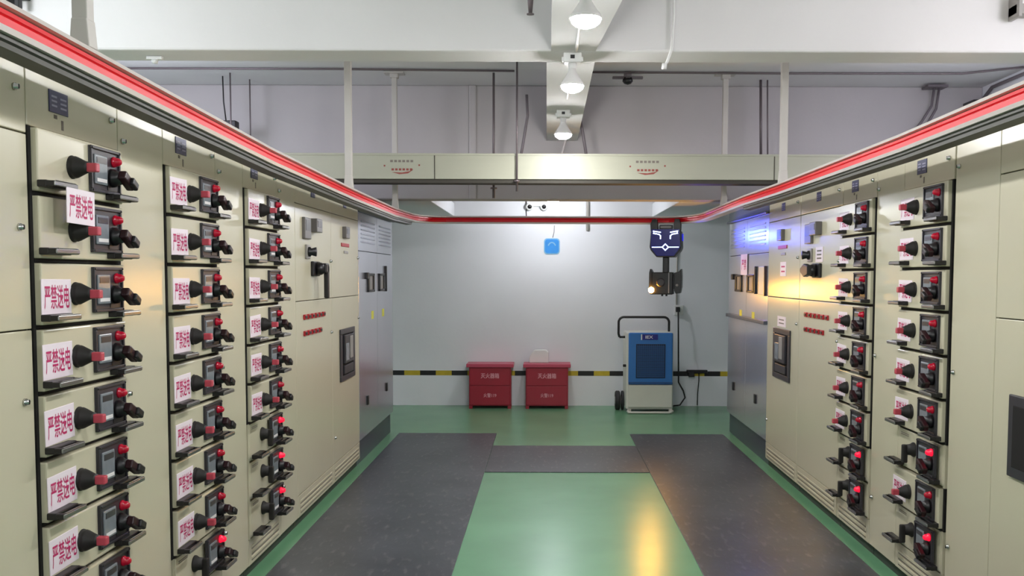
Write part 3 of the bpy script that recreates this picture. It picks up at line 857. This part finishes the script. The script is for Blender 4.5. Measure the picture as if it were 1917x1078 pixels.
# ------------------------------------------------------------------ dehumidifier
t = thing('dehumidifier', 'blue and cream wheeled dehumidifier with black push handle at back wall', 'dehumidifier', (1.175, 10.80, 0))
MB().box(-.27, .265, .01, .46, .045, .925, 0, .018).build('casing', ['dcream'], t)
fp = MB().box(-.245, .255, -.02, .015, .335, .922, 0, .014).box(-.245, .255, -.026, -.012, .335, .365, 1, .004).build('front_cover', ['dblue', 'dblue2'], t)
MB().box(-.245, .255, -.015, .015, .07, .330, 0, .01).build('lower_panel', ['dcream'], t)
mb = MB().box(-.162, .170, -.030, -.018, .408, .795, 0, .004)
for i in range(22): mb.box(-.152, .160, -.034, -.029, .420 + i * .0165, .429 + i * .0165, 1)
for i in range(14): mb.box(-.150 + i * .0225, -.147 + i * .0225, -.036, -.033, .415, .79, 1)
mb.build('intake_grille', ['dgrille', 'dblue2'], fp)
lg = MB().box(-.095, .085, -.026, -.018, .842, .905, 0, .004).build('logo_plate', ['logo'], fp)
link('lettering', text_mesh('IEX', .085, .034, 'white'), fp, (-.015, -.0268, .874))
MB().box(-.107, -.095, -.025, -.018, .842, .905, 0).build('white_edge', ['white'], fp)
pts = [(-.335, .20, .86), (-.345, .20, .90), (-.345, .20, 1.02)]
for i in range(7):
    a = math.pi / 2 * i / 6; pts.append((-.345 + .06 * (1 - math.cos(a)), .20, 1.03 + .06 * math.sin(a)))
for i in range(7):
    a = math.pi / 2 * i / 6; pts.append((.175 + .06 * math.sin(a), .20, 1.03 + .06 * math.cos(a)))
pts += [(.235, .20, .92)]
MB().tube(pts, .014, 12).tube([(-.335, .20, .86), (-.255, .2, .86)], .013, 10).build('push_handle', ['black'], t)
for x, w in ((-.37, .055), (-.30, .03), (.262, .022)):
    mb = MB().lathe((x, .33, .11), (x + 1, .33, .11), [(0, 0), (0, .05), (.0, .10), (w * .2, .112), (w * .8, .112), (w, .10), (w, .05), (w, 0)], 24, 0)
    mb.lathe((x - .004, .33, .11), (x + 1, .33, .11), [(0, 0), (0, .045), (w + .008, .045), (w + .008, 0)], 16, 1)
    mb.build('wheel', ['tyre', 'meter'], t)
MB().tube([(-.25, .0, .03), (-.235, -.03, .016), (.22, -.03, .016), (.265, .0, .03)], .014, 10).box(-.25, -.21, .0, .06, .0, .05, 0, .004).box(.22, .26, .0, .06, 0, .05, 0, .004).build('foot_bar', ['dcream'], t)
MB().box(-.305, -.268, .02, .05, .53, .56, 0, .006).build('hose_outlet', ['black'], t)

# ------------------------------------------------------------------ inspection robot hanging on the rail
t = thing('inspection_robot', 'dark blue rail robot with glowing face, camera unit and orange beacon', 'robot', (1.22, 9.78, .1565), math.radians(-13))
t.scale = (.9, .9, .9)
body = [(-.165, 2.07), (-.178, 1.885), (-.165, 1.85), (-.10, 1.775), (.10, 1.775), (.165, 1.85), (.178, 1.885), (.165, 2.07)]
MB().prism(body, -.125, .13, 0, .006).build('body', ['rblack'], t)
for s in (-1, 1):
    mb = MB().prism([(s * .168, 2.065), (s * .172, 2.14), (s * .15, 2.20), (s * .10, 2.20), (s * .085, 2.12), (s * .085, 2.065)], -.125, -.04, 0, .005)
    mb.box(s * .128 - .02, s * .128 + .02, -.06, -.045, 2.13, 2.18, 0, .004)
    mb.build('trolley_horn', ['rblack'], t)
    MB().lathe((s * .125, -.045, 2.16), (s * .125, 1, 2.16), [(0, 0), (0, .022), (.012, .022), (.012, 0)], 14).build('trolley_wheel', ['frame'], t)
face = [(-.158, 2.085), (-.165, 1.89), (-.15, 1.86), (-.095, 1.788), (.095, 1.788), (.15, 1.86), (.165, 1.89), (.158, 2.085)]
fp = MB().prism(face, -.135, -.124, 0, .003).build('face_panel', ['navy'], t)
y0, y1 = -.139, -.134
for s in (-1, 1):
    mb = MB()
    mb.bar((s * .140, 2.064), (s * .052, 2.050), .011, y0, y1).bar((s * .138, 2.040), (s * .070, 2.028), .011, y0, y1)
    mb.bar((s * .074, 2.029), (s * .055, 2.012), .011, y0, y1).bar((s * .055, 2.016), (s * .055, 1.976), .012, y0, y1)
    mb.bar((s * .130, 2.050), (s * .132, 2.038), .010, y0, y1)
    o = mb.build('eye_light', ['led'], fp); o['label'] = 'glowing pale blue slanted eye'
mb = MB()
for s in (-1, 1):
    mb.bar((s * .034, 1.885), (s * .150, 1.885), .008, y0, y1)
    for d in (-1, 1): mb.bar((s * .037, 1.885 - d * .002), (-s * .002, 1.885 + d * .037), .010, y0, y1)
o = mb.build('mouth_light', ['led'], fp); o['label'] = 'glowing pale line with a diamond'
for s in (-1, 1):
    o = MB().box(s * .1775 - .002, s * .1775 + .002, .02, .11, 1.96, 2.04, 0, .001).build('side_light', ['ledblue'], t); o['label'] = 'glowing blue side strip'
MB().box(-.075, .075, -.10, -.04, 2.07, 2.135, 0, .006).box(-.06, .06, -.106, -.09, 2.10, 2.12, 1, .003).build('drive_unit', ['frame', 'meter'], t)
MB().box(-.038, .032, -.05, .02, 1.58, 1.78, 0, .01).box(-.004, .004, -.054, -.048, 1.60, 1.77, 1).build('neck', ['rblack', 'frame'], t)
cu = MB().box(-.155, .085, -.11, .09, 1.355, 1.605, 0, .01).box(.035, .045, -.114, -.10, 1.37, 1.60, 1).build('camera_unit', ['rblack', 'meter'], t)
MB().lathe((-.05, -.11, 1.49), (-.05, -1, 1.49), [(0, 0), (0, .05), (.012, .048), (.014, .03), (.006, 0)], 20, 0).build('lens', ['frame'], cu)
MB().prism([(-.185, 1.43), (-.175, 1.36), (-.15, 1.355), (-.15, 1.605), (-.172, 1.645), (-.183, 1.60)], -.10, .09, 0, .004).build('side_plate', ['rblack'], cu)
mb = MB().prism([(.10, 1.40), (.115, 1.365), (.165, 1.37), (.178, 1.44), (.18, 1.56), (.175, 1.645), (.15, 1.615), (.10, 1.60)], -.09, .08, 0, .005)
mb.lathe((.13, -.09, 1.46), (.13, -1, 1.46), [(0, 0), (0, .016), (.008, .014), (.008, 0)], 12, 1).box(.08, .11, -.06, .06, 1.42, 1.58, 0, .004)
mb.build('side_plate', ['rblack', 'meter'], cu)
MB().cyl((-.04, -.03, 1.36), (-.04, -.03, 1.335), .012, 10).cyl((.008, -.03, 1.36), (.008, -.03, 1.335), .012, 10).build('sensor', ['frame'], cu)
o = MB().lathe((-.155, -.085, 1.405), (-.155, -1, 1.405), [(0, 0), (0, .03), (.02, .034), (.04, .026), (.05, .012), (.052, 0)], 20).build('beacon', ['beacon'], cu); o['label'] = 'glowing orange beacon'


def spot(name, loc, target, power, color, angle, radius):
    l = bpy.data.lights.new(name, 'SPOT'); l.energy = power; l.color = color; l.spot_size = math.radians(angle); l.spot_blend = .6; l.shadow_soft_size = radius
    o = bpy.data.objects.new(name, l); COL.objects.link(o); o.location = loc
    o.rotation_euler = (Vector(target) - Vector(loc)).to_track_quat('-Z', 'Y').to_euler()
    return o


# the light the robot's own lamps throw: blue from its sides, orange from its beacon
spot('robot_blue_light', (1.43, 9.70, 1.97), (1.83, 8.3, 1.97), 12, (.05, .09, 1.0), 64, .05)
spot('robot_beacon_light', (1.06, 9.58, 1.42), (1.1, 8.4, 1.35), 10, (1.0, .50, .07), 165, .04)
